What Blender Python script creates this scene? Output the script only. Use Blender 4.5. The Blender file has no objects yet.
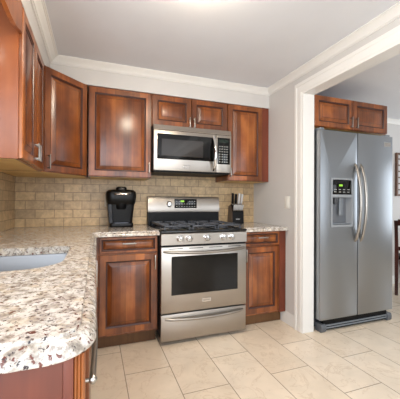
import bpy, bmesh, math, random
from mathutils import Vector, Matrix
random.seed(4)
S = bpy.context.scene
COL = S.collection
PI = math.pi

# ------------------------------------------------------------------ camera
F_PX, YAW, PITCH, ROLL, CY, H = 290.6, 0.3485, 0.0033, -0.0041, 200.82, 1.1503
cam = bpy.data.cameras.new('camera')
cam.sensor_fit = 'HORIZONTAL'; cam.sensor_width = 36.0
cam.lens = F_PX * 36.0 / 400.0
cam.shift_y = (CY - 199.5) / 400.0
cam.clip_start = 0.02
camo = bpy.data.objects.new('camera', cam); COL.objects.link(camo)
_r = Vector((math.cos(YAW), -math.sin(YAW), 0)); _f0 = Vector((math.sin(YAW), math.cos(YAW), 0)); _z = Vector((0, 0, 1))
_f = _f0 * math.cos(PITCH) + _z * math.sin(PITCH); _u = -_f0 * math.sin(PITCH) + _z * math.cos(PITCH)
_R = _r * math.cos(ROLL) - _u * math.sin(ROLL); _U = _r * math.sin(ROLL) + _u * math.cos(ROLL)
camo.matrix_world = Matrix(((_R.x, _U.x, -_f.x, 0), (_R.y, _U.y, -_f.y, 0), (_R.z, _U.z, -_f.z, H), (0, 0, 0, 1)))
S.camera = camo

# ------------------------------------------------------------------ world, lights, exposure
S.view_settings.view_transform = 'Standard'; S.view_settings.look = 'None'
S.view_settings.gamma = 1.0; S.view_settings.use_curve_mapping = False
S.view_settings.exposure = 0.10
w = bpy.data.worlds.new('world'); S.world = w; w.use_nodes = True
w.node_tree.nodes['Background'].inputs[0].default_value = (0.75, 0.86, 1.0, 1)
w.node_tree.nodes['Background'].inputs[1].default_value = 1.5

def area(name, loc, rot, sx, sy, power, col):
    l = bpy.data.lights.new(name, 'AREA'); l.shape = 'RECTANGLE'; l.size = sx; l.size_y = sy
    l.energy = power; l.color = col
    o = bpy.data.objects.new(name, l); COL.objects.link(o); o.location = loc; o.rotation_euler = rot
    return o
DAY = (0.93, 0.96, 1.0)
# daylight coming in through the windows, the side one added (each lamp sits in its window opening)
area('window_daylight_front', (0.9, -2.14, 1.35), (PI / 2, 0, 0), 2.0, 1.5, 34, DAY)
area('added_side_light', (-.645, -1.15, 1.4), (0, -PI / 2, 0), 1.3, 1.5, 78, (0.80, 0.89, 1.0))  # added behind the camera to brighten the right wall and jamb
area('window_daylight_sink', (-0.645, 0.95, 1.55), (0, -PI / 2, 0), 0.8, 0.9, 8.5, (0.95, 0.97, 1.0))
area('window_daylight_dining', (5.42, 1.55, 1.35), (0, PI / 2, 0), 1.5, 1.7, 20, (0.88, 0.94, 1.0))
area('window_daylight_dining_front', (3.7, -2.14, 1.35), (PI / 2, 0, 0), 1.8, 1.5, 18, (0.9, 0.95, 1.0))
LAMP_POWER = 104.0      # emission of the ceiling lamp's glass
SINK_LIGHT = 2.0

# ------------------------------------------------------------------ helpers
def s2l(c):
    c /= 255.0
    return c / 12.92 if c <= 0.04045 else ((c + 0.055) / 1.055) ** 2.4
def rgb(r, g, b): return (s2l(r), s2l(g), s2l(b), 1)

class MB:
    """collects shapes into one bmesh, then links them as ONE mesh object"""
    def __init__(s): s.bm = bmesh.new(); s.mi = 0
    def _setmi(s, faces):
        for f in faces: f.material_index = s.mi
    def box(s, x0, y0, z0, x1, y1, z1, bev=0.0, seg=2):
        g = bmesh.ops.create_cube(s.bm, size=1.0)
        for v in g['verts']:
            v.co = Vector((x0 + (v.co.x + .5) * (x1 - x0), y0 + (v.co.y + .5) * (y1 - y0), z0 + (v.co.z + .5) * (z1 - z0)))
        fs = set(f for v in g['verts'] for f in v.link_faces); s._setmi(fs)
        if bev > 0:
            es = list(set(e for v in g['verts'] for e in v.link_edges))
            r = bmesh.ops.bevel(s.bm, geom=es, offset=bev, segments=seg, affect='EDGES', profile=0.5)
            s._setmi(r['faces'])
        return s
    def rings(s, rings, cap0=False, cap1=False, closed=True):
        vs = [[s.bm.verts.new(p) for p in r] for r in rings]
        n = len(vs[0]); out = []
        for a, b in zip(vs, vs[1:]):
            for i in range(n if closed else n - 1):
                j = (i + 1) % n
                try: out.append(s.bm.faces.new((a[i], a[j], b[j], b[i])))
                except ValueError: pass
        if cap0: out.append(s.bm.faces.new(list(reversed(vs[0]))))
        if cap1: out.append(s.bm.faces.new(vs[-1]))
        s._setmi(out)
        return vs
    def tube(s, pts, r, seg=10, caps=True, flat=1.0):
        pts = [Vector(p) for p in pts]; rs = r if isinstance(r, (list, tuple)) else [r] * len(pts)
        rings = []; prev = None
        for i, p in enumerate(pts):
            t = (pts[min(i + 1, len(pts) - 1)] - pts[max(i - 1, 0)]).normalized()
            if prev is None:
                a = Vector((0, 0, 1)) if abs(t.z) < .9 else Vector((0, 1, 0))
                n = t.cross(a).normalized()
            else:
                n = (prev - t * prev.dot(t)).normalized()
            prev = n; b = t.cross(n)
            rings.append([p + (n * math.cos(2 * PI * k / seg) + b * flat * math.sin(2 * PI * k / seg)) * rs[i] for k in range(seg)])
        s.rings(rings, caps, caps); return s
    def lathe(s, prof, c=(0, 0, 0), axis='Z', seg=24):
        rings = []
        for (r, h) in prof:
            ring = []
            for k in range(seg):
                a = 2 * PI * k / seg; x, y = r * math.cos(a), r * math.sin(a)
                v = {'Z': (x, y, h), 'Y': (x, h, -y), 'X': (h, x, y)}[axis]
                ring.append(Vector(v) + Vector(c))
            rings.append(ring)
        s.rings(rings, True, True); return s
    def prism(s, poly, axis, a, b):
        """extrude a 2-D polygon: axis X -> poly is (y,z); Y -> (x,z); Z -> (x,y)"""
        def P(p, h): return {'X': (h, p[0], p[1]), 'Y': (p[0], h, p[1]), 'Z': (p[0], p[1], h)}[axis]
        s.rings([[P(p, a) for p in poly], [P(p, b) for p in poly]], True, True); return s
    def build(s, name, mats, parent=None, smooth=True, ang=35):
        bmesh.ops.recalc_face_normals(s.bm, faces=s.bm.faces)
        if smooth:
            for f in s.bm.faces: f.smooth = True
            for e in s.bm.edges:
                e.smooth = len(e.link_faces) == 2 and e.calc_face_angle(0) < math.radians(ang)
        me = bpy.data.meshes.new(name); s.bm.to_mesh(me); s.bm.free()
        for m in (mats if isinstance(mats, (list, tuple)) else [mats]): me.materials.append(m)
        o = bpy.data.objects.new(name, me); COL.objects.link(o)
        if parent is not None: o.parent = parent
        return o

def tag(o, label=None, cat=None, group=None, kind=None):
    if label: o['label'] = label
    if cat: o['category'] = cat
    if group: o['group'] = group
    if kind: o['kind'] = kind
    return o
def thing(name, label, cat, loc=(0, 0, 0), rz=0.0, group=None):
    o = bpy.data.objects.new(name, None); COL.objects.link(o)
    o.empty_display_size = 0.05; o.location = loc; o.rotation_euler = (0, 0, rz)
    return tag(o, label, cat, group)
def struct(name, mb, m, smooth=True):
    return tag(mb.build(name, m, None, smooth), kind='structure')

# ------------------------------------------------------------------ materials
def newmat(name):
    m = bpy.data.materials.new(name); m.use_nodes = True
    nt = m.node_tree; b = nt.nodes['Principled BSDF']
    return m, nt, b
def plain(name, col, rough=0.5, metal=0.0, emit=None, es=0.0, coat=0.0, spec=.5):
    m, nt, b = newmat(name); b.inputs['Specular IOR Level'].default_value = spec
    b.inputs['Base Color'].default_value = col; b.inputs['Roughness'].default_value = rough
    b.inputs['Metallic'].default_value = metal; b.inputs['Coat Weight'].default_value = coat
    if emit: b.inputs['Emission Color'].default_value = emit; b.inputs['Emission Strength'].default_value = es
    return m
def nd(nt, t, **kw):
    n = nt.nodes.new(t)
    for k, v in kw.items(): setattr(n, k, v)
    return n
def ramp(nt, src, stops, interp='LINEAR'):
    r = nd(nt, 'ShaderNodeValToRGB'); r.color_ramp.interpolation = interp
    el = r.color_ramp.elements
    while len(el) < len(stops): el.new(0.5)
    for e, (p, c) in zip(el, stops): e.position = p; e.color = c
    nt.links.new(src, r.inputs[0]); return r.outputs[0]
def coords(nt, which='Object', scale=(1, 1, 1), loc=(0, 0, 0), rnd=False):
    tc = nd(nt, 'ShaderNodeTexCoord'); mp = nd(nt, 'ShaderNodeMapping')
    mp.inputs['Scale'].default_value = scale; mp.inputs['Location'].default_value = loc
    nt.links.new(tc.outputs[which], mp.inputs[0])
    if rnd:
        oi = nd(nt, 'ShaderNodeObjectInfo'); mu = nd(nt, 'ShaderNodeMath', operation='MULTIPLY'); mu.inputs[1].default_value = 37.0
        nt.links.new(oi.outputs['Random'], mu.inputs[0])
        ad = nd(nt, 'ShaderNodeVectorMath', operation='ADD')
        nt.links.new(mp.outputs[0], ad.inputs[0]); nt.links.new(mu.outputs[0], ad.inputs[1]); return ad.outputs[0]
    return mp.outputs[0]
def noise(nt, vec, scale, detail=4, rough=.5, dist=0.0):
    n = nd(nt, 'ShaderNodeTexNoise'); n.inputs['Scale'].default_value = scale; n.inputs['Detail'].default_value = detail
    n.inputs['Roughness'].default_value = rough; n.inputs['Distortion'].default_value = dist
    nt.links.new(vec, n.inputs['Vector']); return n.outputs['Fac']
def mix(nt, fac, a, b, blend='MIX'):
    m = nd(nt, 'ShaderNodeMix', data_type='RGBA', blend_type=blend)
    if isinstance(fac, (int, float)): m.inputs['Factor'].default_value = fac
    else: nt.links.new(fac, m.inputs['Factor'])
    for sock, v in ((m.inputs[6], a), (m.inputs[7], b)):
        if isinstance(v, tuple): sock.default_value = v
        else: nt.links.new(v, sock)
    return m.outputs[2]
def bump(nt, b, h, strength, dist=0.002):
    n = nd(nt, 'ShaderNodeBump'); n.inputs['Strength'].default_value = strength; n.inputs['Distance'].default_value = dist
    nt.links.new(h, n.inputs['Height']); nt.links.new(n.outputs[0], b.inputs['Normal'])

def wood(name, dark, mid, light, rough=.28, grain=(22, 22, 1.1), coat=.25, boards=0):
    m, nt, b = newmat(name)
    v = coords(nt, 'Object', grain, rnd=True)
    n1 = noise(nt, v, 1.0, 5, .6, .6)
    v2 = coords(nt, 'Object', (2.2, 2.2, 1.6), rnd=True)
    n2 = noise(nt, v2, 2.2, 3, .55)
    c = ramp(nt, n1, [(0.25, dark), (0.52, mid), (0.78, light)])
    c2 = ramp(nt, n2, [(0.36, dark), (0.52, mid), (0.68, light)])
    c = mix(nt, 0.48, c, c2)
    if boards:      # glued-up boards of slightly different tone
        tc = nd(nt, 'ShaderNodeTexCoord'); sx = nd(nt, 'ShaderNodeSeparateXYZ'); nt.links.new(tc.outputs['Object'], sx.inputs[0])
        dv = nd(nt, 'ShaderNodeMath', operation='DIVIDE'); dv.inputs[1].default_value = boards; nt.links.new(sx.outputs[0], dv.inputs[0])
        fl = nd(nt, 'ShaderNodeMath', operation='FLOOR'); nt.links.new(dv.outputs[0], fl.inputs[0])
        oi = nd(nt, 'ShaderNodeObjectInfo'); ad = nd(nt, 'ShaderNodeMath', operation='ADD'); nt.links.new(fl.outputs[0], ad.inputs[0]); nt.links.new(oi.outputs['Random'], ad.inputs[1])
        wn = nd(nt, 'ShaderNodeTexWhiteNoise', noise_dimensions='1D'); nt.links.new(ad.outputs[0], wn.inputs['W'])
        tone = ramp(nt, wn.outputs['Value'], [(0, (.58, .54, .50, 1)), (1, (1.18, 1.15, 1.1, 1))])
        c = mix(nt, 1.0, c, tone, 'MULTIPLY')
    nt.links.new(c, b.inputs['Base Color'])
    b.inputs['Roughness'].default_value = rough; b.inputs['Coat Weight'].default_value = coat; b.inputs['Coat Roughness'].default_value = .22
    return m
CHERRY = wood('cherry_wood', rgb(74, 33, 11), rgb(138, 75, 31), rgb(184, 114, 57), boards=.072)
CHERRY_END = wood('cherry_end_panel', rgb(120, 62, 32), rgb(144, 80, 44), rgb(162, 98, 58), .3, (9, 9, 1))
CHERRY_RED = wood('cherry_red_panel', rgb(84, 36, 20), rgb(108, 49, 28), rgb(128, 63, 38), .45, coat=0)
GLAZE = wood('dark_glaze', rgb(46, 18, 10), rgb(64, 27, 14), rgb(80, 36, 18), .4)
BIRCH = wood('birch_ply', rgb(196, 158, 96), rgb(212, 176, 112), rgb(222, 190, 130), .5, (10, 2, 10), 0)
TOEK = wood('toe_kick_wood', rgb(74, 46, 22), rgb(100, 66, 34), rgb(120, 84, 46), .5, coat=0)
DARKWOOD = wood('dark_dining_wood', rgb(38, 14, 8), rgb(64, 24, 13), rgb(88, 36, 18), .3)
ARTWOOD = wood('brown_frame_wood', rgb(82, 56, 42), rgb(104, 74, 56), rgb(122, 90, 70), .5, coat=0)
VALANCE_EDGE = CHERRY_END

def steel(name, col, rough=.3, grain=(1, 1, 160), amt=.10):
    m, nt, b = newmat(name)
    v = coords(nt, 'Object', grain)
    n = noise(nt, v, 3.0, 3, .6)
    r = nd(nt, 'ShaderNodeMapRange'); r.inputs['To Min'].default_value = rough - amt / 2; r.inputs['To Max'].default_value = rough + amt / 2
    nt.links.new(n, r.inputs['Value']); nt.links.new(r.outputs[0], b.inputs['Roughness'])
    b.inputs['Base Color'].default_value = col; b.inputs['Metallic'].default_value = 1.0
    bump(nt, b, n, .03, .001)
    return m
STEEL = steel('brushed_steel', rgb(176, 169, 161), .34)
STEEL_F = steel('fridge_steel', rgb(152, 155, 158), .34, (160, 160, 1))
STEEL_S = steel('sink_steel', rgb(128, 129, 131), .36, (1, 60, 60))
CHROME = plain('satin_nickel', rgb(158, 152, 144), .34, 1.0)
CHROME_P = plain('polished_metal', rgb(222, 222, 222), .14, 1.0)
BLACK = plain('black_gloss', rgb(6, 6, 6), .4, spec=.2)
BLACK_G = plain('black_glass', rgb(9, 8, 8), .05, 0)
BLACK_G.node_tree.nodes['Principled BSDF'].inputs['Specular IOR Level'].default_value = .35
BLACK_M = plain('black_matte', rgb(10, 10, 11), .5, spec=.2)
IRON = plain('cast_iron', rgb(62, 64, 70), .36)
ENAMEL = plain('black_enamel', rgb(12, 12, 14), .18)
GREY_P = plain('grey_plastic', rgb(120, 125, 130), .45)
GREY_L = plain('light_grey_plastic', rgb(140, 143, 146), .4)
DKGREY = plain('dark_grey_plastic', rgb(52, 53, 56), .45)
WHITE_P = plain('white_plastic', rgb(226, 222, 212), .4)
GREEN_L = plain('green_display', rgb(60, 90, 20), .3, 0, rgb(150, 215, 60), 1.1)
BTN = plain('printed_legend', rgb(150, 150, 146), .5)
KNIFE_SIDE = wood('dark_block_wood', rgb(42, 26, 16), rgb(58, 36, 22), rgb(70, 44, 28), .4)

def paint(name, col, rough=.6, b_s=.06):
    m, nt, b = newmat(name)
    v = coords(nt, 'Object')
    n = noise(nt, v, 3.0, 3)
    r, g, bl, _ = col
    nt.links.new(ramp(nt, n, [(0.2, (r * .965, g * .965, bl * .965, 1)), (0.8, (r * 1.03, g * 1.03, bl * 1.03, 1))]), b.inputs['Base Color'])
    b.inputs['Roughness'].default_value = rough
    bump(nt, b, noise(nt, v, 220, 2), b_s, .001)
    return m
WALL = paint('wall_paint', rgb(202, 198, 193))
CEIL = paint('ceiling_paint', rgb(222, 223, 226), .8)
TRIM = paint('trim_paint', rgb(226, 223, 217), .35, .02)

def granite():
    m, nt, b = newmat('granite')
    v = coords(nt, 'Object')
    base = ramp(nt, noise(nt, v, 34, 6, .62, .4), [(0.31, rgb(118, 108, 98)), (0.42, rgb(168, 158, 146)), (0.53, rgb(206, 199, 189)), (0.70, rgb(224, 220, 213))])
    tan = ramp(nt, noise(nt, coords(nt, 'Object', (1, 1, 1), (3, 5, 2)), 15, 4, .6), [(0.52, (0, 0, 0, 1)), (0.70, (.5, .5, .5, 1))])
    c = mix(nt, tan, base, rgb(206, 182, 146))
    grey = ramp(nt, noise(nt, coords(nt, 'Object', (1, 1, 1), (7, 3, 1)), 75, 4, .6), [(0.55, (0, 0, 0, 1)), (0.62, (.8, .8, .8, 1))])
    c = mix(nt, grey, c, rgb(146, 136, 130))
    wine = ramp(nt, noise(nt, coords(nt, 'Object', (1, 1, 1), (2, 9, 4)), 78, 3, .55, .3), [(0.61, (0, 0, 0, 1)), (0.65, (1, 1, 1, 1))])
    c = mix(nt, wine, c, rgb(104, 58, 48))
    blk = ramp(nt, noise(nt, coords(nt, 'Object', (1, 1, 1), (5, 1, 8)), 105, 4, .62, .5), [(0.60, (0, 0, 0, 1)), (0.64, (1, 1, 1, 1))])
    c = mix(nt, blk, c, rgb(58, 52, 56))
    nt.links.new(c, b.inputs['Base Color'])
    b.inputs['Roughness'].default_value = .16; b.inputs['Coat Weight'].default_value = .2
    return m
GRANITE = granite()

def bricks(name, ax, off, bw, rh, mort, c1, c2, cm, rough, mottle, mscale, bumpd, vein=None):
    """ax: which world axes run along the brick length and across the rows"""
    m, nt, b = newmat(name)
    tc = nd(nt, 'ShaderNodeTexCoord'); sx = nd(nt, 'ShaderNodeSeparateXYZ'); nt.links.new(tc.outputs['Object'], sx.inputs[0])
    cx = nd(nt, 'ShaderNodeCombineXYZ')
    for k in range(2):
        a = nd(nt, 'ShaderNodeMath', operation='SUBTRACT'); a.inputs[1].default_value = off[k]
        nt.links.new(sx.outputs[ax[k]], a.inputs[0]); nt.links.new(a.outputs[0], cx.inputs[k])
    br = nd(nt, 'ShaderNodeTexBrick'); br.offset = .5; br.offset_frequency = 2
    nt.links.new(cx.outputs[0], br.inputs['Vector'])
    br.inputs['Color1'].default_value = c1; br.inputs['Color2'].default_value = c2; br.inputs['Mortar'].default_value = cm
    br.inputs['Scale'].default_value = 1; br.inputs['Mortar Size'].default_value = mort; br.inputs['Mortar Smooth'].default_value = .1
    br.inputs['Brick Width'].default_value = bw; br.inputs['Row Height'].default_value = rh; br.inputs['Bias'].default_value = 0
    n = noise(nt, tc.outputs['Object'], mscale, 6, .6, .4)
    mm = ramp(nt, n, [(0.3, (1 - mottle,) * 3 + (1,)), (0.7, (1 + mottle * .35,) * 3 + (1,))])
    c = mix(nt, 1.0, br.outputs['Color'], mm, 'MULTIPLY')
    if vein:
        n2 = noise(nt, tc.outputs['Object'], 3.3, 7, .62, 1.6)
        vm = ramp(nt, n2, [(0.485, (0, 0, 0, 1)), (0.5, (1, 1, 1, 1)), (0.515, (0, 0, 0, 1))])
        mu = nd(nt, 'ShaderNodeMath', operation='MULTIPLY'); mu.inputs[1].default_value = .35
        nt.links.new(vm, mu.inputs[0]); c = mix(nt, mu.outputs[0], c, vein)
    nt.links.new(c, b.inputs['Base Color'])
    b.inputs['Roughness'].default_value = rough
    inv = nd(nt, 'ShaderNodeMath', operation='SUBTRACT'); inv.inputs[0].default_value = 1.0; nt.links.new(br.outputs['Fac'], inv.inputs[1])
    bump(nt, b, inv.outputs[0], .5, bumpd)
    return m
FLOOR = bricks('floor_tile', ('Y', 'X'), (1.666, .195), .63, .307, .0028, rgb(228, 210, 186), rgb(235, 219, 197), rgb(162, 144, 124), .26, .10, 5, .0015, rgb(186, 156, 122))
TILE_B = bricks('travertine_back', ('X', 'Z'), (-.42 + .0775, .9176), .155, .0787, .0035, rgb(208, 178, 134), rgb(180, 154, 118), rgb(154, 130, 98), .42, .30, 26, .002)
TILE_L = bricks('travertine_left', ('Y', 'Z'), (.1, .9176), .155, .0787, .0035, rgb(208, 178, 134), rgb(180, 154, 118), rgb(154, 130, 98), .42, .30, 26, .002)

# ------------------------------------------------------------------ room
YW, XL, XR, XR2, ZC = 2.953, -.664, 1.729, 1.834, 2.322
XD, YF = 5.5, -2.2
YJ, ZO = 2.10, 2.12          # end of the right wall, height of the opening
struct('floor', MB().box(XL - .1, YF - .1, -.1, XD + .1, YW + .1, 0), FLOOR, False)
struct('ceiling', MB().box(XL - .1, YF - .1, ZC, XD + .1, YW + .1, ZC + .1), CEIL, False)
struct('wall_back', MB().box(XL - .1, YW, 0, XD + .1, YW + .1, ZC), WALL, False)
# left wall with the window over the sink and an added opening for side light
mb = MB(); wy0, wy1, wz0, wz1 = .5, 1.45, 1.08, 1.98
mb.box(XL - .1, YF, 0, XL, -1.9, ZC); mb.box(XL - .1, -.4, 0, XL, wy0, ZC); mb.box(XL - .1, -1.9, 0, XL, -.4, .75); mb.box(XL - .1, -1.9, 2.05, XL, -.4, ZC); mb.box(XL - .1, wy1, 0, XL, YW, ZC); mb.box(XL - .1, wy0, 0, XL, wy1, wz0); mb.box(XL - .1, wy0, wz1, XL, wy1, ZC)
struct('wall_left', mb, WALL, False)
mb = MB()
mb.box(XR, YJ, 0, XR2, YW, ZC); mb.box(XR, -1.3, ZO, XR2, YJ, ZC); mb.box(XR, YF, 0, XR2, -1.3, ZC)
struct('wall_right', mb, WALL, False)
# wall behind the camera with two windows, dining room side wall with one
mb = MB(); f0, f1 = .6, 2.1
xs = [XL - .1, -.1, 1.7, 1.9, 4.6, XD + .1]
mb.box(XL - .1, YF - .1, 0, -.1, YF, ZC); mb.box(1.9, YF - .1, 0, 2.8, YF, ZC); mb.box(4.6, YF - .1, 0, XD + .1, YF, ZC)
for a, b_ in ((-.1, 1.9), (2.8, 4.6)):
    mb.box(a, YF - .1, 0, b_, YF, f0); mb.box(a, YF - .1, f1, b_, YF, ZC)
struct('wall_front', mb, WALL, False)
mb = MB(); mb.box(XD, YF, 0, XD + .1, .7, ZC); mb.box(XD, 2.4, 0, XD + .1, YW, ZC); mb.box(XD, .7, 0, XD + .1, 2.4, f0); mb.box(XD, .7, f1, XD + .1, 2.4, ZC)
struct('wall_dining', mb, WALL, False)
# window frames
def window(name, axis, p, a0, a1, z0, z1):
    mb = MB()
    def bx(u0, u1, c0, c1, t=.05):
        if axis == 'Y': mb.box(u0, p - t, c0, u1, p, c1)
        else: mb.box(min(p, p - t), u0, c0, max(p, p - t), u1, c1)
    e = .04
    bx(a0, a0 + e, z0, z1); bx(a1 - e, a1, z0, z1); bx(a0 + e, a1 - e, z0, z0 + e); bx(a0 + e, a1 - e, z1 - e, z1)
    m_ = (a0 + a1) / 2; zm = (z0 + z1) / 2
    bx(m_ - .015, m_ + .015, z0 + e, z1 - e, .04); bx(a0 + e, m_ - .015, zm - .015, zm + .015, .04); bx(m_ + .015, a1 - e, zm - .015, zm + .015, .04)
    struct(name, mb, TRIM, False)
window('window_1', 'X', XL - .03, wy0, wy1, wz0, wz1)
window('added_side_window', 'X', XL - .03, -1.9, -.4, .75, 2.05)  # unseen window, added to go with the extra side light
window('window_2', 'Y', YF - .03, -.1, 1.9, f0, f1)
window('window_3', 'Y', YF - .03, 2.8, 4.6, f0, f1)
window('window_4', 'X', XD + .09, .7, 2.4, f0, f1)

# soffit over the wall cabinets
ZS = 2.137; SOY, SOX = 2.632, -.343
struct('wall_soffit', MB().prism([(XL, YF), (SOX, YF), (SOX, SOY), (XR, SOY), (XR, YW), (XL, YW)], 'Z', ZS, ZC), WALL, False)
# crown moulding
def crown_prof(k=1.0):
    return [(0, -.052), (.008, -.052), (.010, -.047), (.017, -.045), (.022, -.036), (.034, -.026), (.044, -.016), (.049, -.012), (.054, -.012), (.056, -.008), (.064, -.007), (.064, 0), (0, 0)]
cp = crown_prof()
def miter(name, pts_fn):
    mb = MB(); mb.rings(pts_fn, True, True); struct(name, mb, TRIM)
miter('trim_1', [[(SOX + p, YF, ZC + z) for p, z in cp], [(SOX + p, SOY - p, ZC + z) for p, z in cp], [(XR - p, SOY - p, ZC + z) for p, z in cp], [(XR - p, YF, ZC + z) for p, z in cp]])
miter('trim_2', [[(XR2, YW - p, ZC + z) for p, z in cp], [(XD, YW - p, ZC + z) for p, z in cp]])
# cased opening: flat casing with a bead on the kitchen face, jamb lining inside
def casing(name, x_out, sgn):
    prof = [(0, 0), (0, .014), (.012, .018), (.060, .018), (.066, .022), (.090, .022), (.092, .020), (.092, 0)]   # (distance from the opening, projection)
    P = lambda q, leg: [(x_out + sgn * t, *((YJ + q, leg) if leg is not None else (0, 0))) for q, t in prof]
    rings = [[(x_out + sgn * t, YJ + d, 0) for d, t in prof], [(x_out + sgn * t, YJ + d, ZO + d) for d, t in prof], [(x_out + sgn * t, -1.3 - d, ZO + d) for d, t in prof], [(x_out + sgn * t, -1.3 - d, 0) for d, t in prof]]
    mb = MB(); mb.rings(rings, True, True); struct(name, mb, TRIM, False)
casing('trim_3', XR, -1)
mb = MB()
mb.box(XR - .012, YJ - .014, 0, XR2 + .004, YJ, ZO - .014); mb.box(XR - .012, -1.3, ZO - .014, XR2 + .004, YJ, ZO); mb.box(XR - .012, -1.3, 0, XR2 + .004, -1.286, ZO - .014)
struct('trim_4', mb, TRIM, False)
def bb(t=.014, h=.11): return [(0, 0), (t, 0), (t, h - .03), (t * .75, h - .018), (t * .35, h - .006), (t * .35, h), (0, h)]
mb = MB(); mb.prism([(XR - p, z) for p, z in bb()], 'Y', YJ + .092, 2.405); struct('baseboard_right', mb, TRIM)
mb = MB(); mb.prism([(YW - p, z) for p, z in bb()], 'X', 2.78, XD); struct('baseboard_dining', mb, TRIM)

# tile backsplash
CT = .9176
mb = MB(); mb.box(XL, YW - .009, CT + .0006, XR, YW, 1.42); struct('backsplash', mb, TILE_B, False)
mb = MB(); mb.box(XL, .53, CT + .0006, XL + .009, YW - .009, 1.075); mb.box(XL, 1.47, 1.075, XL + .009, YW - .009, 1.42); struct('backsplash_left', mb, TILE_L, False)

# ------------------------------------------------------------------ cabinet pieces (local: x right, y into the cabinet, z up)
def rect(i, y, w, h, x0=0, z0=0): return [(x0 + i, y, z0 + i), (x0 + w - i, y, z0 + i), (x0 + w - i, y, z0 + h - i), (x0 + i, y, z0 + h - i)]
def door(name, par, x0, z0, w, h, fr=.056, t=.020):
    """five-piece door front: frame with a moulded inner edge, raised panel as a child"""
    mb = MB()
    mb.rings([rect(0, 0, w, h, x0, z0), rect(0, -t + .004, w, h, x0, z0), rect(.004, -t, w, h, x0, z0), rect(fr - .008, -t, w, h, x0, z0)], True, False)
    mb.mi = 1
    mb.rings([rect(fr - .008, -t, w, h, x0, z0), rect(fr - .005, -t + .005, w, h, x0, z0), rect(fr, -t + .007, w, h, x0, z0), rect(fr + .003, -t + .013, w, h, x0, z0)])
    o = mb.build(name, [CHERRY, GLAZE], par, True, 20)
    rp = min(.034, min(w, h) * .16)
    mb = MB(); mb.mi = 1
    mb.rings([rect(fr - .002, -t + .0125, w, h, x0, z0), rect(fr + .005, -t + .0125, w, h, x0, z0)])
    mb.mi = 0
    mb.rings([rect(fr + .005, -t + .0125, w, h, x0, z0), rect(fr + rp * .6, -t + .005, w, h, x0, z0), rect(fr + rp * .92, -t + .002, w, h, x0, z0)])
    mb.mi = 1
    mb.rings([rect(fr + rp * .92, -t + .002, w, h, x0, z0), rect(fr + rp, -t + .0005, w, h, x0, z0)])
    mb.mi = 0
    mb.rings([rect(fr + rp, -t + .0005, w, h, x0, z0), rect(fr + rp + .003, -t - .0005, w, h, x0, z0)], False, True)
    mb.build('raised_panel', [CHERRY, GLAZE], o, True, 20)
    return o
def pull(par, x, z, L=.115, vert=True, y=-.020, so=.030):
    mb = MB(); a = L / 2; k = a * .78
    def B(u0, u1, v0, v1, y0, y1, bev):
        if vert: mb.box(x + v0, y0, z + u0, x + v1, y1, z + u1, bev)
        else: mb.box(x + u0, y0, z + v0, x + u1, y1, z + v1, bev)
    B(-a, a, -.0048, .0048, y - so, y - so + .008, .002)
    for s in (-k, k): B(s - .005, s + .005, -.0045, .0045, y - so + .007, y + .0005, .001)
    o = mb.build('handle', CHROME, par); o['label'] = 'satin nickel bar handle'; return o
def carcass(par, w, d, h, z0=0.0, under=None, rail=True):
    mb = MB(); mb.box(0, 0, z0, w, d, z0 + h)
    if under:
        mb.mi = 1; mb.box(.016, .018, z0 - .0012, w - .016, d - .004, z0 - .0002); mb.mi = 0
    return mb.build('cabinet_box', [CHERRY, BIRCH], par, False)

ZU0, ZU1 = 1.363, 2.135
DT = .020
# ---- back run, wall cabinets (door fronts on y = 2.63)
FY = 2.63 + DT
def wall_cab(x0, x1, z0, z1, label, doors, handles, name='wall_cabinet', depth=None, yf=FY):
    t = thing(name, label, 'cabinet', (x0, yf, z0))
    carcass(t, x1 - x0, (YW - .010 - yf) if depth is None else depth, z1 - z0, 0, True)
    for (a, b_), hd in zip(doors, handles):
        d = door('door', t, a - x0, .004, b_ - a, z1 - z0 - .008)
        if hd: pull(d, hd[0] - x0, hd[1] - z0, hd[2])
    return t
wall_cab(-.052, .4865, ZU0, ZU1, 'cherry single-door wall cabinet with a raised panel, over the coffee maker', [(-.048, .482)], [(.462, 1.455, .09)])
wall_cab(.4875, 1.2475, 1.846, ZU1, 'short wide cherry wall cabinet with two small doors above the microwave', [(.491, .866), (.870, 1.244)], [(.846, 1.90, .095), (.892, 1.90, .095)])
t = wall_cab(1.2485, XR - .002, ZU0, ZU1, 'narrow cherry wall cabinet right of the microwave, over the knife block', [(1.253, 1.644)], [(1.278, 1.445, .09)])
mb = MB(); mb.box(1.646 - 1.2485, -.012, .0, XR - .003 - 1.2485, -.0002, ZU1 - ZU0); o = mb.build('filler_strip', CHERRY_RED, t, False); o['label'] = 'plain darker wood filler strip'
# ---- diagonal corner cabinet: face from (-.341,2.344) to (-.055,2.63)
L = .2855 * math.sqrt(2)
A = Vector((-.341, 2.344, ZU0)); n45 = Vector((-math.sin(PI / 4), math.cos(PI / 4), 0))
A2 = A + n45 * DT
t = thing('corner_wall_cabinet', 'diagonal cherry corner wall cabinet with a single door, in the left corner', 'cabinet', A2, PI / 4)
R_ = Matrix.Rotation(-PI / 4, 3, 'Z')
def toL(p): return tuple((R_ @ (Vector((p[0], p[1], 0)) - Vector((A2.x, A2.y, 0))))[:2])
poly = [(A2.x + .0, A2.y + .0), (A2.x + L * math.cos(PI / 4), A2.y + L * math.sin(PI / 4)), (-.054, YW - .010), (XL + .010, YW - .010), (XL + .010, 2.3455)]
polyL = [toL(p) for p in poly]
mb = MB(); mb.prism(polyL, 'Z', 0, ZU1 - ZU0)
cxm = sum(p[0] for p in polyL) / 5; cym = sum(p[1] for p in polyL) / 5
mb.mi = 1; mb.prism([(cxm + (p[0] - cxm) * .95, cym + (p[1] - cym) * .95) for p in polyL], 'Z', -.0012, -.0002)
mb.build('cabinet_box', [CHERRY, BIRCH], t, False)
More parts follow.
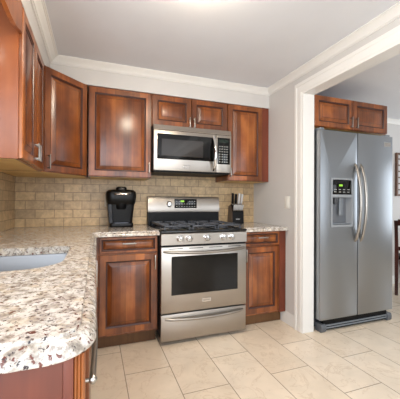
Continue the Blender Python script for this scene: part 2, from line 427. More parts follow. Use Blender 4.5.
d = door('door', t, .004, .004, L - .010, ZU1 - ZU0 - .008); pull(d, .030, .075, .11)
# ---- left run wall cabinet, doors facing +X (local x -> +Y)
t = thing('side_wall_cabinet', 'two-door cherry wall cabinet on the left wall with an orange-lit end panel', 'cabinet', (-.341 - DT, 1.672, ZU0), PI / 2)
wL, dL, hL = 2.343 - 1.672, (-.341 - DT) - (XL + .010), ZU1 - ZU0
mb = MB(); mb.box(.019, 0, 0, wL, dL, hL); mb.mi = 1; mb.box(.02, .018, -.0012, wL - .016, dL - .004, -.0002)
mb.build('cabinet_box', [CHERRY, BIRCH], t, False)
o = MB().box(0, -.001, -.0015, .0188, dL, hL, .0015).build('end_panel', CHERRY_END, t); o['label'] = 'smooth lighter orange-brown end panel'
dw = (wL - .014) / 2
d = door('door', t, .010, .004, dw - .004, hL - .008); pull(d, dw - .022, .085, .105)
d = door('door', t, .010 + dw, .004, dw - .004, hL - .008); pull(d, .010 + dw + .026, .085, .105)
# ---- valance bridging from the cabinet over the sink window
zv = 1.955
pts = [(1.6715, 1.990), (1.64, 1.988), (1.60, 1.975), (1.55, 1.962), (1.47, 1.957), (1.36, 1.962), (1.20, 1.985), (1.02, 2.000), (.84, 1.985), (.68, 1.962), (.56, 1.957), (.48, 1.962), (.40, 1.99)]
mb = MB(); mb.prism([(y, z) for y, z in pts] + [(.40, 2.136), (1.6715, 2.136)], 'X', -.362, -.344)
o = mb.build('valance', CHERRY, None, True)
tag(o, 'scalloped cherry wood valance above the sink, running forward from the left cabinet', 'valance')

# ---- base cabinets
BY = 2.335 + DT       # carcass front
def base_cab(x0, x1, label, dx0, dx1, handle_x, toe=True):
    t = thing('base_cabinet', label, 'cabinet', (x0, BY, 0))
    wd = x1 - x0; dp = YW - .012 - BY
    mb = MB(); mb.box(0, 0, .105, wd, dp, .8805); mb.build('cabinet_box', CHERRY, t, False)
    MB().box(0.001, .055, 0, wd - .001, dp, .1045).build('toe_kick', TOEK, t, False)
    dr = door('drawer', t, dx0 - x0, .748, dx1 - dx0, .126, .026); pull(dr, (dx0 + dx1) / 2 - x0, .822, .105, False)
    d = door('door', t, dx0 - x0, .122, dx1 - dx0, .614, .058); pull(d, handle_x - x0, .665, .115)
    return t
base_cab(.020, .4885, 'cherry base cabinet with one drawer over one door, under the coffee maker', .034, .482, .462)
t = base_cab(1.264, XR - .002, 'narrow cherry base cabinet with a drawer and a door, right of the range', 1.270, 1.652, 1.290)
mb = MB(); mb.box(1.656 - 1.264, -.014, .105, XR - .003 - 1.264, -.0002, .8805); o = mb.build('filler_strip', CHERRY_RED, t, False); o['label'] = 'plain dark red-brown filler strip'
# sink run: end panel, dishwasher, sink cabinet
EX = -.014
t = thing('cabinet_end_panel', 'reddish-brown wooden end panel under the near rounded end of the counter', 'cabinet panel', (XL, .556, 0))
MB().box(0.001, 0, 0.0, -.050 - XL, .018, .8805, .001).build('panel', CHERRY_RED, t)
mb = MB(); mb.box(-.0498 - XL, -.002, 0, -.033 - XL, .018, .8805, .001); mb.build('stile', CHERRY_RED, t)
mb = MB(); mb.box(-.0328 - XL, .004, 0, EX - XL, .018, .8805)
for k in range(3):
    cx_ = -.0300 - XL + k * .0058
    mb.lathe([(.0028, 0), (.0028, .8805)], (cx_, .0035, 0), 'Z', 12)
o = mb.build('fluted_post', CHERRY, t)
t = thing('dishwasher', 'dishwasher with a curved bar handle under the near end of the counter', 'dishwasher', (EX - .045, .576, 0))
MB().box(-.58, 0.001, .10, -.022, .455, .878).build('tub_body', DKGREY, t, False)
MB().box(-.0215, 0.001, .115, -.0005, .455, .790, .003).build('door', STEEL, t)
MB().box(-.0215, 0.001, .794, -.0005, .455, .878, .002).build('control_strip', STEEL, t)
MB().box(-.06, .005, 0, -.05, .450, .0995).build('kick_plate', BLACK_M, t, False)
pts = [(.057 + .006 * math.sin(PI * k / 16), .004 + .44 * k / 16, .815) for k in range(17)]
mb = MB(); mb.tube(pts, .0058, 12)
for yy in (.008, .440):
    mb.tube([(-.001, yy, .815), (.057, yy, .815)], .0036, 10)
    mb.lathe([(.001, yy - .0085), (.006, yy - .006), (.008, yy), (.006, yy + .006), (.001, yy + .0085)], (.058, 0, .815), 'Y', 14)
mb.build('handle', CHROME, t)
t = thing('sink_base_cabinet', 'cherry sink base cabinet facing the room, between dishwasher and corner', 'cabinet', (EX - DT, 1.034, 0), PI / 2)
mb = MB(); ws = 2.05 - 1.034
mb.box(0, 0, .105, ws, .018, .8805)
mb.build('cabinet_box', CHERRY, t, False)
MB().box(.001, .055, 0, ws - .001, .07, .1045).build('toe_kick', TOEK, t, False)
d = door('door', t, .006, .122, ws / 2 - .009, .752); pull(d, ws / 2 - .035, .79)
d = door('door', t, ws / 2 + .003, .122, ws / 2 - .009, .752); pull(d, ws / 2 + .035, .79)
t = thing('corner_base_cabinet', 'blind cherry corner base cabinet between the sink run and the back run', 'cabinet', (EX - DT, 2.052, 0), PI / 2)
MB().box(0, 0, .105, .885, .60, .8805).build('cabinet_box', CHERRY, t, False)
MB().box(.001, .055, 0, .34, .07, .1045).build('toe_kick', TOEK, t, False)
MB().box(.004, -.018, .122, .27, -.0002, .874, .002).build('blank_panel', CHERRY, t)

# ------------------------------------------------------------------ granite worktops
CB = .8815
PROF = [(.040, CT), (.036, CT), (.034, CT - .001), (.0335, CT - .005), (.0325, CT - .0062), (.026, CT - .0068), (.018, CT - .009), (.010, CT - .0135), (.004, CT - .020), (.0005, CT - .028), (0, CT - .032), (.002, CB + .001), (.005, CB)]
def arc(cx, cy, r, a0, a1, n):
    return [(cx + r * math.cos(math.radians(a0 + (a1 - a0) * k / n)), cy + r * math.sin(math.radians(a0 + (a1 - a0) * k / n)),
             math.cos(math.radians(a0 + (a1 - a0) * k / n)), math.sin(math.radians(a0 + (a1 - a0) * k / n))) for k in range(n + 1)]
def slab(name, front, back, hole=None):
    """front: (x, y, nx, ny) along the moulded edge (n = outward), back: plain corners"""
    mb = MB(); bm = mb.bm
    rings = [[(x - nx * i * .85, y - ny * i * .85, z) for x, y, nx, ny in front] + [(x, y, z) for x, y in back] for i, z in PROF]
    vs = mb.rings(rings)
    def fill(loop, z):
        es = []
        for i in range(len(loop)):
            a, b_ = loop[i], loop[(i + 1) % len(loop)]
            es.append(bm.edges.get((a, b_)) or bm.edges.new((a, b_)))
        hv = None
        if hole:
            hv = [bm.verts.new((x, y, z)) for x, y in hole]
            for i in range(len(hv)): es.append(bm.edges.new((hv[i], hv[(i + 1) % len(hv)])))
        bmesh.ops.triangle_fill(bm, use_beauty=True, use_dissolve=False, edges=es)
        return hv
    h1 = fill(vs[0], CT); h2 = fill(vs[-1], CB)
    if hole:
        n = len(hole)
        for i in range(n):
            j = (i + 1) % n; bm.faces.new((h1[i], h1[j], h2[j], h2[i]))
    return mb.build(name, GRANITE, None, True, 30)
def rrect(x0, y0, x1, y1, r, n=8, r4=None):
    out = []; ra, rb, rc_, rd = r4 or (r, r, r, r)
    for cx, cy, a, q in ((x1 - ra, y1 - ra, 0, ra), (x0 + rb, y1 - rb, 90, rb), (x0 + rc_, y0 + rc_, 180, rc_), (x1 - rd, y0 + rd, 270, rd)):
        out += [p[:2] for p in arc(cx, cy, q, a, a + 90, n)]
    return out
XE, XEf, YE, YFc, XRg = .005, .016, .526, 2.283, .4905
SX0, SX1, SY0, SY1 = -.535, -.112, 1.125, 1.655
front = [(XL + .010, YE, 0, -1)] + arc(XE - .085, YE + .085, .085, -90, 0, 12)
rc = .03
front += [(x, y, -nx, -ny) for x, y, nx, ny in arc(XEf + rc, YFc - rc, rc, 180, 90, 8)] + [(XRg, YFc, 0, -1)]
back = [(XRg, YW - .010), (XL + .010, YW - .010)]
o = slab('countertop', front, back, rrect(SX0, SY0, SX1, SY1, 0, 8, (.045, .045, .15, .15)))
tag(o, 'speckled cream granite L-shaped countertop with a rounded near end, around the sink', 'countertop')
o = slab('countertop', [(1.2625, YFc, 0, -1), (XR - .0405, YFc, 0, -1)] + arc(XR - .0405, YFc + .045, .0451, -88, -40, 5)[1:] + [(XR - .001, YFc + .018, .5, -.5)], [(XR - .001, YW - .010), (1.2625, YW - .010)])
tag(o, 'short speckled granite countertop right of the range, under the knife block', 'countertop')
# sink bowl under the counter
t = thing('sink', 'brushed stainless undermount sink bowl set in the granite counter', 'sink', (0, 0, 0))
def rr3(off, r, z): return [(x, y, z) for x, y in rrect(SX0 - off, SY0 - off, SX1 + off, SY1 + off, 0, 8, (r * .5, r * .5, r * 1.75, r * 1.75))]
mb = MB(); zt = CB - .001
mb.rings([rr3(.018, .10, zt), rr3(.004, .085, zt), rr3(.002, .083, zt - .004), rr3(-.004, .08, zt - .15), rr3(-.010, .074, zt - .178), rr3(-.024, .06, zt - .192), rr3(-.05, .04, zt - .198)], False, True)
mb.rings([rr3(.018, .10, zt), rr3(.018, .10, zt - .002), rr3(.006, .086, zt - .005), rr3(.000, .083, zt - .15), rr3(-.01, .07, zt - .190), rr3(-.03, .05, zt - .203)], False, True)
mb.build('bowl', STEEL_S, t, True, 50)
MB().lathe([(.0, .0005), (.045, .0005), (.045, .003), (.038, .004), (.030, .002), (.0, .002)], ((SX0 + SX1) / 2, (SY0 + SY1) / 2, zt - .198)).build('drain', CHROME_P, t)

# ------------------------------------------------------------------ range
RX0, RX1, RW = .4955, 1.2575, .762
t = thing('range', 'stainless steel gas range with a black cooktop, between the base cabinets', 'range', (RX0, 2.264, 0))
D = YW - .012 - 2.264
MB().box(.004, .045, .055, RW - .004, D, .885).build('oven_body', DKGREY, t, False)
for x in (.06, RW - .06):
    for y in (.10, D - .08): MB().lathe([(.02, 0), (.02, .054)], (x, y, 0), 'Z', 12).build('foot', BLACK_M, t)
MB().box(.006, .03, .04, RW - .006, .045, .262).build('drawer_gap', BLACK_M, t, False)
mb = MB(); mb.box(.003, 0, .034, RW - .003, .030, .246, .004)
drw = mb.build('drawer', STEEL, t)
def bow(z, x0, x1, y0, depth, sag, n=18): return [(x0 + (x1 - x0) * k / n, y0 - depth * math.sin(PI * k / n) ** .6, z - sag * math.sin(PI * k / n)) for k in range(n + 1)]
mb = MB(); mb.tube(bow(.214, .035, RW - .035, -.004, .034, .010), [.009] + [.012] * 17 + [.009], 12)
mb.build('handle', CHROME, drw)
od = MB()
od.box(.003, -.004, .258, RW - .003, .044, .786, .004)
odo = od.build('oven_door', STEEL, t)
mb = MB(); mb.rings([rect(0, -.0045, .590, .312, .086, .398), rect(.003, -.0062, .590, .312, .086, .398), rect(.007, -.0062, .590, .312, .086, .398), rect(.010, -.0050, .590, .312, .086, .398)], True, True)
o = mb.build('window', BLACK_G, odo, False); o['label'] = 'black glass oven window'
mb = MB(); mb.tube(bow(.752, .020, RW - .020, -.006, .046, .012), [.009] + [.0125] * 17 + [.009], 12)
mb.build('handle', CHROME, odo)
mb = MB()
for k in range(4): mb.box(.06 + k * .175, -.0048, .768, .06 + k * .175 + .12, -.0038, .7735)
mb.build('vent_slots', BLACK_M, odo, False)
mb = MB(); mb.box(.350, -.0068, .322, .425, -.0038, .350, .001); mb.mi = 1; mb.box(.356, -.0073, .328, .419, -.0066, .344); mb.build('badge', [CHROME_P, STEEL], odo, False)
MB().box(.004, .010, .786, RW - .004, .044, .801).build('panel_gap', BLACK_M, t, False)
mb = MB(); mb.prism([(-.008, .803), (-.008, .890), (.000, .899), (.05, .899), (.05, .803)], 'X', .002, RW - .002)
o = mb.build('control_panel', STEEL, t)
for kx in (.155, .231, .386, .535, .611):
    mb = MB(); mb.lathe([(.029, -.0085), (.029, -.0125), (.026, -.014), (.025, -.032), (.021, -.0355), (0.001, -.036)], (kx, 0, .853), 'Y', 20)
    k_ = mb.build('knob', CHROME_P, t)
    MB().box(kx - .0035, -.043, .835, kx + .0035, -.034, .871, .0015).build('knob_grip', CHROME_P, k_)
mb = MB(); mb.box(.0, -.012, .8995, RW, D, .9165, .004); mb.box(.03, .03, .9165, RW - .03, D - .09, .919, .002)
mb.build('cooktop', ENAMEL, t)
for (bx_, by_, r_) in ((.16, .17, .045), (.16, .45, .038), (.381, .31, .05), (.60, .17, .05), (.60, .45, .036)):
    mb = MB(); mb.lathe([(r_ + .012, .919), (r_ + .010, .926), (r_, .928), (r_, .936), (r_ - .006, .939), (.001, .939)], (bx_, by_, 0), 'Z', 24)
    mb.build('burner', IRON, t)
for g, (gx0, gx1) in enumerate(((.030, .262), (.268, .494), (.500, .732))):
    mb = MB(); gy0, gy1 = .035, D - .095; za, zb = .941, .955
    for x in (gx0, gx1 - .012): mb.box(x, gy0, za, x + .012, gy1, zb, .002)
    for y in (gy0, (gy0 + gy1) / 2 - .006, gy1 - .012): mb.box(gx0, y, za, gx1, y + .012, zb, .002)
    xm = (gx0 + gx1) / 2
    for y0_, y1_ in ((gy0, gy0 + .10), (gy0 + .17, (gy0 + gy1) / 2), ((gy0 + gy1) / 2, gy1 - .17), (gy1 - .10, gy1)): mb.box(xm - .005, y0_, za, xm + .005, y1_, zb + .003, .002)
    for y in (gy0 + .135, gy1 - .135):
        mb.box(gx0, y - .005, za, gx0 + .075, y + .005, zb + .003, .002); mb.box(gx1 - .075, y - .005, za, gx1, y + .005, zb + .003, .002)
    for x in (gx0 + .004, gx1 - .016):
        for y in (gy0 + .002, gy1 - .014): mb.box(x, y, .919, x + .012, y + .012, za + .002)
    mb.build('grate', IRON, t)
# backguard
mb = MB(); mb.prism([(D - .075, .9168), (D - .072, 1.050), (D, 1.050), (D, .9168)], 'X', .002, RW - .002)
mb.build('backguard_base', BLACK, t, False)
mb = MB(); mb.prism([(D - .085, 1.045), (D - .088, 1.060), (D - .074, 1.192), (D - .066, 1.2015), (D, 1.2015), (D, 1.0505), (D - .07, 1.0505)], 'X', .0, RW)
bg = mb.build('backguard', STEEL, t)
mb = MB(); mb.box(.268, D - .0885, 1.085, .505, D - .076, 1.178, .002)
dp_ = mb.build('display_panel', BLACK_G, t)
MB().box(.330, D - .0895, 1.147, .368, D - .0880, 1.163).build('clock_display', GREEN_L, dp_, False)
mb = MB()
for i in range(3):
    for j in range(8):
        if i == 2 and 2 <= j <= 4: continue
        mb.box(.283 + j * .0275, D - .0893, 1.098 + i * .026, .283 + j * .0275 + .013, D - .0882, 1.098 + i * .026 + .008)
mb.build('keypad', BTN, dp_, False)
mb = MB(); mb.lathe([(.030, D - .079), (.030, D - .088), (.026, D - .092), (.0235, D - .112), (.020, D - .116), (.001, D - .1165)], (.214, 0, 1.126), 'Y', 22)
kb = mb.build('knob', CHROME_P, t); MB().box(.2105, D - .122, 1.105, .2175, D - .115, 1.147, .0015).build('knob_grip', CHROME_P, kb)

# ------------------------------------------------------------------ over-the-range microwave
MY = 2.545
t = thing('microwave', 'stainless steel microwave with a black glass door, mounted over the range', 'microwave', (.4895, MY, 1.416))
MW, MH, MD = .757, .424, YW - .012 - MY
mb = MB(); mb.box(.004, .032, .012, MW - .004, MD, MH - .002); mb.build('microwave_body', DKGREY, t, False)
mb = MB(); mb.box(.006, .02, 0, MW - .006, MD - .01, .0115); mb.build('underside_vent', BLACK_M, t, False)
mb = MB(); mb.prism([(.006, .378), (.003, .383), (.016, .4225), (.032, .4235), (.032, .378)], 'X', 0, MW); mb.build('vent_grille', STEEL, t, False)
MB().box(.004, .009, .3735, MW - .004, .032, .3782).build('vent_gap', BLACK_M, t, False)
dw_ = .598
mb = MB(); mb.box(.0, .0, .014, dw_, .031, .3735, .004); md = mb.build('door', STEEL, t)
mb = MB(); mb.rings([rect(0, -.0002, .546, .226, .030, .116), rect(.003, -.0022, .546, .226, .030, .116), rect(.006, -.0022, .546, .226, .030, .116)], True, True); gw = mb.build('door_glass', BLACK_G, md, False); gw['label'] = 'black glass door pane'
mb = MB(); mb.rings([rect(0, -.0023, .395, .150, .070, .146), rect(.002, -.0032, .395, .150, .070, .146)], True, True)
mw_ = mb.build('door_screen', plain('dark_mesh_screen', rgb(38, 34, 32), .12, 0, coat=.4), md, False)
hp = [(dw_ - .028, .002 - .056 * math.sin(PI * k / 16) ** .75, .030 + .325 * k / 16) for k in range(17)]
mb = MB(); mb.tube(hp, [.011] + [.016] * 15 + [.011], 12); mb.build('handle', CHROME_P, md)
mb = MB(); mb.box(.276, -.0022, .040, .330, .0002, .066, .001); mb.mi = 1; mb.box(.281, -.0028, .045, .325, -.0020, .061); mb.build('badge', [CHROME_P, STEEL], md, False)
mb = MB(); mb.box(dw_ + .002, .0, .014, MW, .031, .3735, .004); mc = mb.build('control_panel', STEEL, t)
mb = MB(); mb.box(dw_ + .012, -.0016, .094, MW - .016, .0004, .348, .001); mk = mb.build('keypad_panel', BLACK_G, t)
MB().box(dw_ + .030, -.0024, .300, MW - .036, -.0014, .330).build('clock_display', plain('dim_display', rgb(16, 34, 24), .15), mk, False)
mb = MB()
for i in range(7):
    for j in range(4):
        mb.box(dw_ + .029 + j * .0255, -.0022, .112 + i * .0245, dw_ + .029 + j * .0255 + .013, -.0015, .112 + i * .0245 + .009)
mb.build('keypad', BTN, mk, False)

# ------------------------------------------------------------------ coffee maker
t = thing('coffee_maker', 'black pod coffee maker standing on the granite counter below the left back cabinet', 'coffee maker', (.232, 2.70, CT + .0005))
def sq(wx, y0, y1, r, z, n=5): return [(x, y, z) for x, y in rrect(-wx / 2, y0, wx / 2, y1, r, n)]
mb = MB()
mb.rings([sq(.205, 0, .235, .03, 0), sq(.212, -.002, .237, .03, .004), sq(.212, -.002, .237, .03, .028), sq(.206, 0, .235, .03, .034)], True, True); COFF = plain('coffee_black', rgb(9, 8, 8), .33, spec=.25)
mb.build('base', COFF, t)
mb = MB(); mb.rings([[(x, y, z) for x, y, z in sq(.15, .008, .095, .02, .0345)], sq(.15, .008, .095, .02, .042)], True, True); mb.build('drip_tray', plain('tray_grey', rgb(70, 72, 78), .3, .8), t)
mb = MB(); mb.rings([sq(.206, .062, .234, .028, .0342), sq(.218, .058, .235, .028, .10), sq(.240, .050, .236, .03, .20), sq(.254, .044, .237, .03, .262)], True, True); mb.build('tower', COFF, t)
mb = MB(); mb.rings([sq(.244, .02, .236, .05, .205), sq(.258, .006, .238, .055, .225), sq(.268, .000, .240, .055, .265), sq(.270, .000, .240, .055, .300), sq(.262, .006, .236, .05, .322), sq(.225, .022, .226, .045, .338), sq(.15, .05, .19, .035, .342)], True, True); hd = mb.build('brew_head', COFF, t)
mb = MB(); mb.lathe([(.038, .160), (.046, .170), (.050, .2148)], (0, .062, 0), 'Z', 22); mb.build('brew_nozzle', BLACK_M, hd)
mb = MB(); mb.tube([(-.062, -.002 + .010, .292), (-.045, -.010, .296), (0, -.013, .298), (.045, -.010, .296), (.062, -.002 + .010, .292)], .010, 10); o = mb.build('lift_handle', plain('silver_handle', rgb(168, 160, 156), .25, .9), hd)
mb = MB(); mb.rings([sq(.100, .015, .15, .03, .336), sq(.094, .020, .146, .03, .358), sq(.07, .034, .136, .025, .368)], True, True); mb.build('lid_button', COFF, hd)
mb = MB(); mb.rings([[(x - .088, y, z) for x, y, z in sq(.044, .048, .20, .015, .035)], [(x - .102, y, z) for x, y, z in sq(.048, .038, .20, .015, .206)]], True, True)
o = mb.build('water_tank', plain('smoky_tank', rgb(34, 35, 40), .15), t); o['label'] = 'smoky grey water tank on the left side'

# ------------------------------------------------------------------ knife block and knives
KB = (1.437, 2.775, CT + .0005)
t = thing('knife_block', 'black knife block on the counter right of the range', 'knife block', KB, math.radians(-6))
mb = MB(); mb.prism([(0, 0), (.155, 0), (.155, .03), (.120, .185), (.052, .205), (.006, .118)], 'X', -.062, .066)
mb.build('block_body', KNIFE_SIDE, t, False)
mb = MB(); mb.prism([(-.008, 0.001), (-.0005, .001), (.0055, .118), (.0515, .205), (.046, .212), (-.001, .122)], 'X', -.056, .066); kf = mb.build('front_face', BLACK_M, t, False)
mb = MB(); random.seed(2)
for k in range(7): mb.box(-.022 + k * .0064, -.0072, .045, -.022 + k * .0064 + .0042, -.0058 + .0004, .054)
mb.build('logo_mark', plain('logo_grey', rgb(185, 185, 185), .5), kf, False)
kn = None
def knife(loc, L, mat, bol, label, group, rad=.0085, tilt=-.52, roll=.0):
    k = thing('kitchen_knife', label, 'knife', loc, math.radians(-6), group); k.rotation_euler = (tilt * -1 * -1, roll, math.radians(-6))
    mb = MB(); mb.box(-rad * .75, -rad, .012, rad * .75, rad, L, .003); mb.build('handle', mat, k)
    mb = MB(); mb.box(-rad * .66, -rad * 1.05, 0, rad * .66, rad * 1.05, .0118, .002); mb.build('bolster', CHROME, k)
    return k
SILV = plain('silver_knife_handle', rgb(205, 204, 202), .4, .25)
def KP(x, s): # along the sloped top from front (s=0) to back (s=1), in world
    y, z = .002 + (.046) * s, .124 + .086 * s
    a = math.radians(-6); return (KB[0] + x * math.cos(a) - y * math.sin(a), KB[1] + x * math.sin(a) + y * math.cos(a), KB[2] + z)
knife(KP(-.042, .92), .128, BLACK_M, CHROME, 'black-handled carving knife at the left back of the knife block', None, .0135, .30, -.10)
knife(KP(-.010, .92), .118, BLACK_M, CHROME, 'black-handled knife standing second from the left in the knife block', None, .0135, .30, -.05)
knife(KP(.022, .94), .124, SILV, CHROME, 'silver-handled knife, third from the left in the back row of the block', None, .0135, .30, 0)
knife(KP(.052, .94), .116, SILV, CHROME, 'silver-handled knife at the right back of the knife block', None, .0135, .30, .04)
src = knife(KP(-.042, .16), .070, SILV, CHROME, 'small silver-handled steak knife in the front row of the knife block', 'steak knives in the front of the block', .009, .42, 0)
for i in range(1, 6):
    c = src.copy(); c.location = KP(-.042 + i * .0185, .16); COL.objects.link(c)
    for ch in src.children:
        d = ch.copy(); d.parent = c; COL.objects.link(d)

# ------------------------------------------------------------------ refrigerator and the cabinet over it
FX0, FX1, FYf = XR2 + .022, 2.745, 2.031
t = thing('refrigerator', 'stainless steel side-by-side refrigerator with an ice dispenser, through the wide opening', 'refrigerator', (FX0, FYf, 0))
FW = FX1 - FX0; FD = YW - .02 - FYf
MB().box(.004, .085, .03, FW - .004, FD, 1.770).build('fridge_body', DKGREY, t, False)
xs = .437
def fdoor(name, x0, x1, hole=None):
    mb = MB(); mb.box(x0, 0, .108, x1, .075, 1.794, .005, 2); return mb.build(name, STEEL_F, t)
# freezer door, built around the dispenser recess
hx0, hx1, hz0, hz1 = .125, .368, .935, 1.365
mb = MB()
def rr(x0, x1, z0, z1, y, r=.012): return [(x, y, z) for x, z in rrect(x0, z0, x1, z1, r, 4)]
o_ = [rr(.0, xs - .003, .108, 1.794, .075), rr(.0, xs - .003, .108, 1.794, .010), rr(.003, xs - .005, .110, 1.792, .002), rr(.009, xs - .008, .114, 1.789, 0)]
vs = mb.rings(o_, True, False)
inner = [mb.bm.verts.new(p) for p in rr(hx0, hx1, hz0, hz1, 0)]
es = []
for loop in (vs[-1], inner):
    for i in range(len(loop)):
        a, b_ = loop[i], loop[(i + 1) % len(loop)]
        es.append(mb.bm.edges.get((a, b_)) or mb.bm.edges.new((a, b_)))
bmesh.ops.triangle_fill(mb.bm, use_beauty=True, use_dissolve=False, edges=es)
deep = [mb.bm.verts.new(p) for p in rr(hx0, hx1, hz0, hz1, .062)]
for i in range(len(inner)):
    j = (i + 1) % len(inner); mb.bm.faces.new((inner[i], inner[j], deep[j], deep[i]))
mb.bm.faces.new(deep)
fz = mb.build('freezer_door', STEEL_F, t)
fr_ = fdoor('fridge_door', xs + .003, FW)
# dispenser
mb = MB()
mb.rings([rr(hx0 - .006, hx1 + .006, hz0 - .006, hz1 + .006, .0005), rr(hx0 - .006, hx1 + .006, hz0 - .006, hz1 + .006, -.006), rr(hx0 + .010, hx1 - .010, hz0 + .012, hz1 - .010, -.006), rr(hx0 + .012, hx1 - .012, hz0 + .014, hz1 - .012, .004), rr(hx0 + .016, hx1 - .016, hz0 + .016, hz1 - .014, .060)])
dsp = mb.build('dispenser_frame', GREY_L, fz)
mb = MB(); mb.box(hx0 + .013, -.004, 1.222, hx1 - .013, .02, 1.348, .002); dd = mb.build('dispenser_panel', BLACK_G, fz)
for i in range(2):
    for j in range(4): MB().box(hx0 + .03 + j * .05, -.0048, 1.240 + i * .022, hx0 + .03 + j * .05 + .026, -.0036, 1.247 + i * .022).build('dispenser_button', BTN, fz, False)
MB().box(hx0 + .085, -.0048, 1.295, hx0 + .125, -.0036, 1.312).build('dispenser_display', GREEN_L, fz, False)
MB().box(hx0 + .011, -.005, 1.194, hx1 - .011, .03, 1.2215, .003).build('dispenser_shelf', GREY_L, fz)
MB().box(hx0 + .017, .056, hz0 + .018, hx1 - .017, .060, 1.193).build('recess_back', plain('recess_grey', rgb(118, 120, 124), .35, .4), fz, False)
mb = MB(); mb.box(hx0 + .12, .030, 1.03, hx0 + .165, .036, 1.19, .003); mb.build('dispenser_paddle', GREY_P, fz)
mb = MB(); mb.lathe([(.020, 1.135), (.024, 1.165), (.026, 1.193)], (hx0 + .075, .030, 0), 'Z', 16); mb.build('ice_chute', DKGREY, fz)
MB().box(hx0 + .017, .002, hz0 + .017, hx1 - .017, .058, hz0 + .028, .002).build('drip_tray', GREY_P, fz)
# handles
def fhandle(par, x, lean):
    pts = [(x + lean * math.sin(PI * k / 24), .006 - .066 * math.sin(PI * k / 24) ** .62, .790 + .715 * k / 24) for k in range(25)]
    mb = MB(); mb.tube(pts, [.010] + [.0135] * 23 + [.010], 12); return mb.build('handle', CHROME, par)
fhandle(fz, xs - .030, 0); fhandle(fr_, xs + .036, 0)
mb = MB(); mb.box(FW - .115, -.003, 1.690, FW - .030, .0006, 1.735, .0012); mb.mi = 1; mb.box(FW - .109, -.0036, 1.696, FW - .036, -.0028, 1.729); mb.build('badge', [CHROME_P, STEEL], fr_, False)
# base grille with foot covers, hinge caps
mb = MB(); mb.box(.055, .022, .012, FW - .055, .06, .100); mb.mi = 1
for z in (.026, .048): mb.box(.060, .012, z, FW - .060, .021, z + .012, .002)
mb.build('base_grille', [BLACK_M, GREY_P], t, False)
for s in (0, 1):
    x0 = .018 if s == 0 else FW - .064
    mb = MB(); mb.prism([(.075, .004), (.008, .004), (.000, .016), (-.003, .040), (.001, .062), (.010, .072), (.075, .072)], 'X', x0, x0 + .052)
    mb.build('foot_cover', plain('foot_grey', rgb(86, 89, 93), .4), t)
for x in (.012, FW - .062):
    MB().box(x, .02, 1.7945, x + .05, .11, 1.815, .004).build('hinge_cap', GREY_P, t)
# cabinet above the refrigerator
CYF = 2.085 + DT
t = thing('fridge_wall_cabinet', 'two-door cherry cabinet above the stainless refrigerator', 'cabinet', (XR2 + .006, CYF, 1.832))
cw, chh = 2.748 - XR2 - .006, 2.118 - 1.832
carcass(t, cw, YW - .004 - CYF, chh, 0, True)
d = door('door', t, .004, .004, cw / 2 - .007, chh - .008, .052); pull(d, cw / 2 - .032, .068, .10)
d = door('door', t, cw / 2 + .003, .004, cw / 2 - .007, chh - .008, .052); pull(d, cw / 2 + .034, .068, .10)

# ------------------------------------------------------------------ small wall fittings
t = thing('light_switch', 'cream light switch plate on the wall beside the wide opening', 'light switch', (XR, 2.318, 1.146))
MB().box(-.006, -.037, -.060, -.0003, .037, .060, .002).build('plate', WHITE_P, t)
MB().box(-.0085, -.017, -.033, -.0055, .017, .033, .0012).build('rocker', WHITE_P, t)
t = thing('wall_outlet', 'pale outlet plate on the tiled backsplash left of the coffee maker', 'outlet', (.128, YW - .009, 1.160))
MB().box(-.036, -.006, -.060, .036, -.0003, .060, .002).build('plate', plain('almond_plastic', rgb(190, 178, 156), .45), t)
for z in (-.028, .028): MB().box(-.016, -.0078, z - .014, .016, -.0055, z + .014, .003).build('socket', WHITE_P, t)

# ------------------------------------------------------------------ ceiling lamp and sink downlight
t = thing('ceiling_lamp', 'flush ceiling lamp with a frosted glass dome, in the middle of the kitchen', 'ceiling lamp', (.50, 1.33, ZC))
MB().lathe([(.135, -.0005), (.135, -.020), (.125, -.026)], (0, 0, 0), 'Z', 32).build('lamp_base', CHROME, t)
lampm = plain('lamp_glass', rgb(250, 240, 225), .4, 0, (1.0, .85, .66, 1), LAMP_POWER)
MB().lathe([(.124, -.0262), (.122, -.040), (.108, -.058), (.080, -.072), (.040, -.080), (.001, -.082)], (0, 0, 0), 'Z', 32).build('lamp_shade', lampm, t)
t = thing('recessed_light', 'small round recessed light in the soffit above the sink', 'ceiling light', (-.50, 1.20, ZS))
MB().lathe([(.055, -.0003), (.055, -.005), (.045, -.006), (.044, -.0006)], (0, 0, 0), 'Z', 28).build('trim_ring', WHITE_P, t)
MB().lathe([(.043, -.0006), (.043, -.003), (.001, -.0035)], (0, 0, 0), 'Z', 28).build('lamp_lens', plain('downlight_lens', rgb(250, 245, 235), .4, 0, (1.0, .93, .82, 1), SINK_LIGHT * 12), t)

# ------------------------------------------------------------------ dining room: wall frame and chair
t = thing('wall_grid_frame', 'brown wooden grid frame hanging on the dining room wall right of the refrigerator', 'wall decor', (4.035, YW - .001, 1.245))
gw_, gh = .70, .615
mb = MB()
for x in (0, gw_ - .03): mb.box(x, -.03, 0, x + .03, 0, gh, .002)
for z in (0, gh - .025): mb.box(.03, -.03, z, gw_ - .03, 0, z + .025, .002)
mb.build('outer_frame', ARTWOOD, t)
for k in range(1, 7): MB().box(.0302, -.022, gh * k / 7 - .005, gw_ - .0302, -.004, gh * k / 7 + .009, .001).build('grid_bar', ARTWOOD, t)
for k in range(1, 4): MB().box(gw_ * k / 4 - .009, -.0035, .0255, gw_ * k / 4 + .009, -.0005, gh - .0255).build('grid_upright', ARTWOOD, t, False)

ch = thing('dining_chair', 'dark reddish-brown wooden slat-back dining chair at the right edge beyond the refrigerator', 'chair', (3.668, 2.405, 0), math.radians(-60))
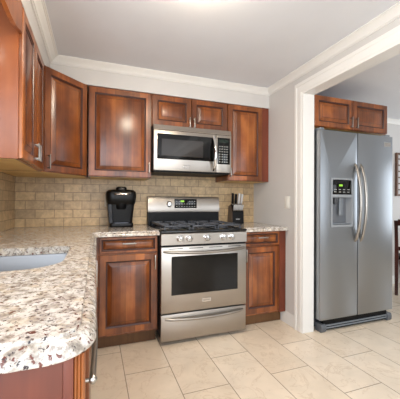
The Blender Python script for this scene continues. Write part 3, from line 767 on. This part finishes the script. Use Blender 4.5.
# local: +y is where the chair faces; rear legs at y = 0
def leg(pts, r): return MB().tube(pts, r, 8)
for s in (-1, 1):
    mb = MB(); x = s * .205
    mb.rings([[(x + a * wd, y + b_ * dp, z) for a, b_ in ((-1, -1), (1, -1), (1, 1), (-1, 1))] for y, z, wd, dp in ((-.03, 0, .017, .019), (-.005, .22, .020, .024), (0, .45, .021, .028), (-.015, .62, .019, .024), (-.045, .80, .018, .020), (-.075, .93, .020, .018))], True, True)
    mb.build('rear_leg', DARKWOOD, ch, True, 60)
    mb = MB(); mb.rings([[(s * .195 + a * wd, .40 + b_ * wd, z) for a, b_ in ((-1, -1), (1, -1), (1, 1), (-1, 1))] for z, wd in ((0, .015), (.42, .022))], True, True); mb.build('front_leg', DARKWOOD, ch)
mb = MB(); mb.box(-.18, -.004, .375, .18, .016, .43); mb.box(-.17, .39, .375, .17, .408, .43)
for s in (-1, 1): mb.box(s * .196 - .009, .028, .375, s * .196 + .009, .378, .43)
mb.build('seat_frame', DARKWOOD, ch, False)
mb = MB(); mb.box(-.215, .030, .4305, .215, .435, .475, .015, 3); o = mb.build('seat', BLACK_M, ch); o['label'] = 'black padded seat'
def curved(z0, z1, y, t_):
    mb = MB(); n = 8; rings = []
    for k in range(n + 1):
        x = -.186 + .372 * k / n; yy = y - .022 * (1 - (x / .2) ** 2)
        rings.append([(x, yy - t_, z0), (x, yy + t_, z0), (x, yy + t_, z1), (x, yy - t_, z1)])
    mb.rings(rings, True, True); return mb
MB_ = curved(.868, .945, -.070, .011); MB_.build('top_rail', DARKWOOD, ch)
curved(.555, .600, -.004, .010).build('lower_rail', DARKWOOD, ch)
for k in range(5):
    x = -.132 + k * .066; q = .022 * (1 - (x / .2) ** 2)
    mb = MB(); mb.rings([[(x - .013, y - q - .005, z), (x + .013, y - q - .005, z), (x + .013, y - q + .005, z), (x - .013, y - q + .005, z)] for y, z in ((-.006, .5985), (-.030, .73), (-.066, .869))], True, True); mb.build('slat', DARKWOOD, ch)
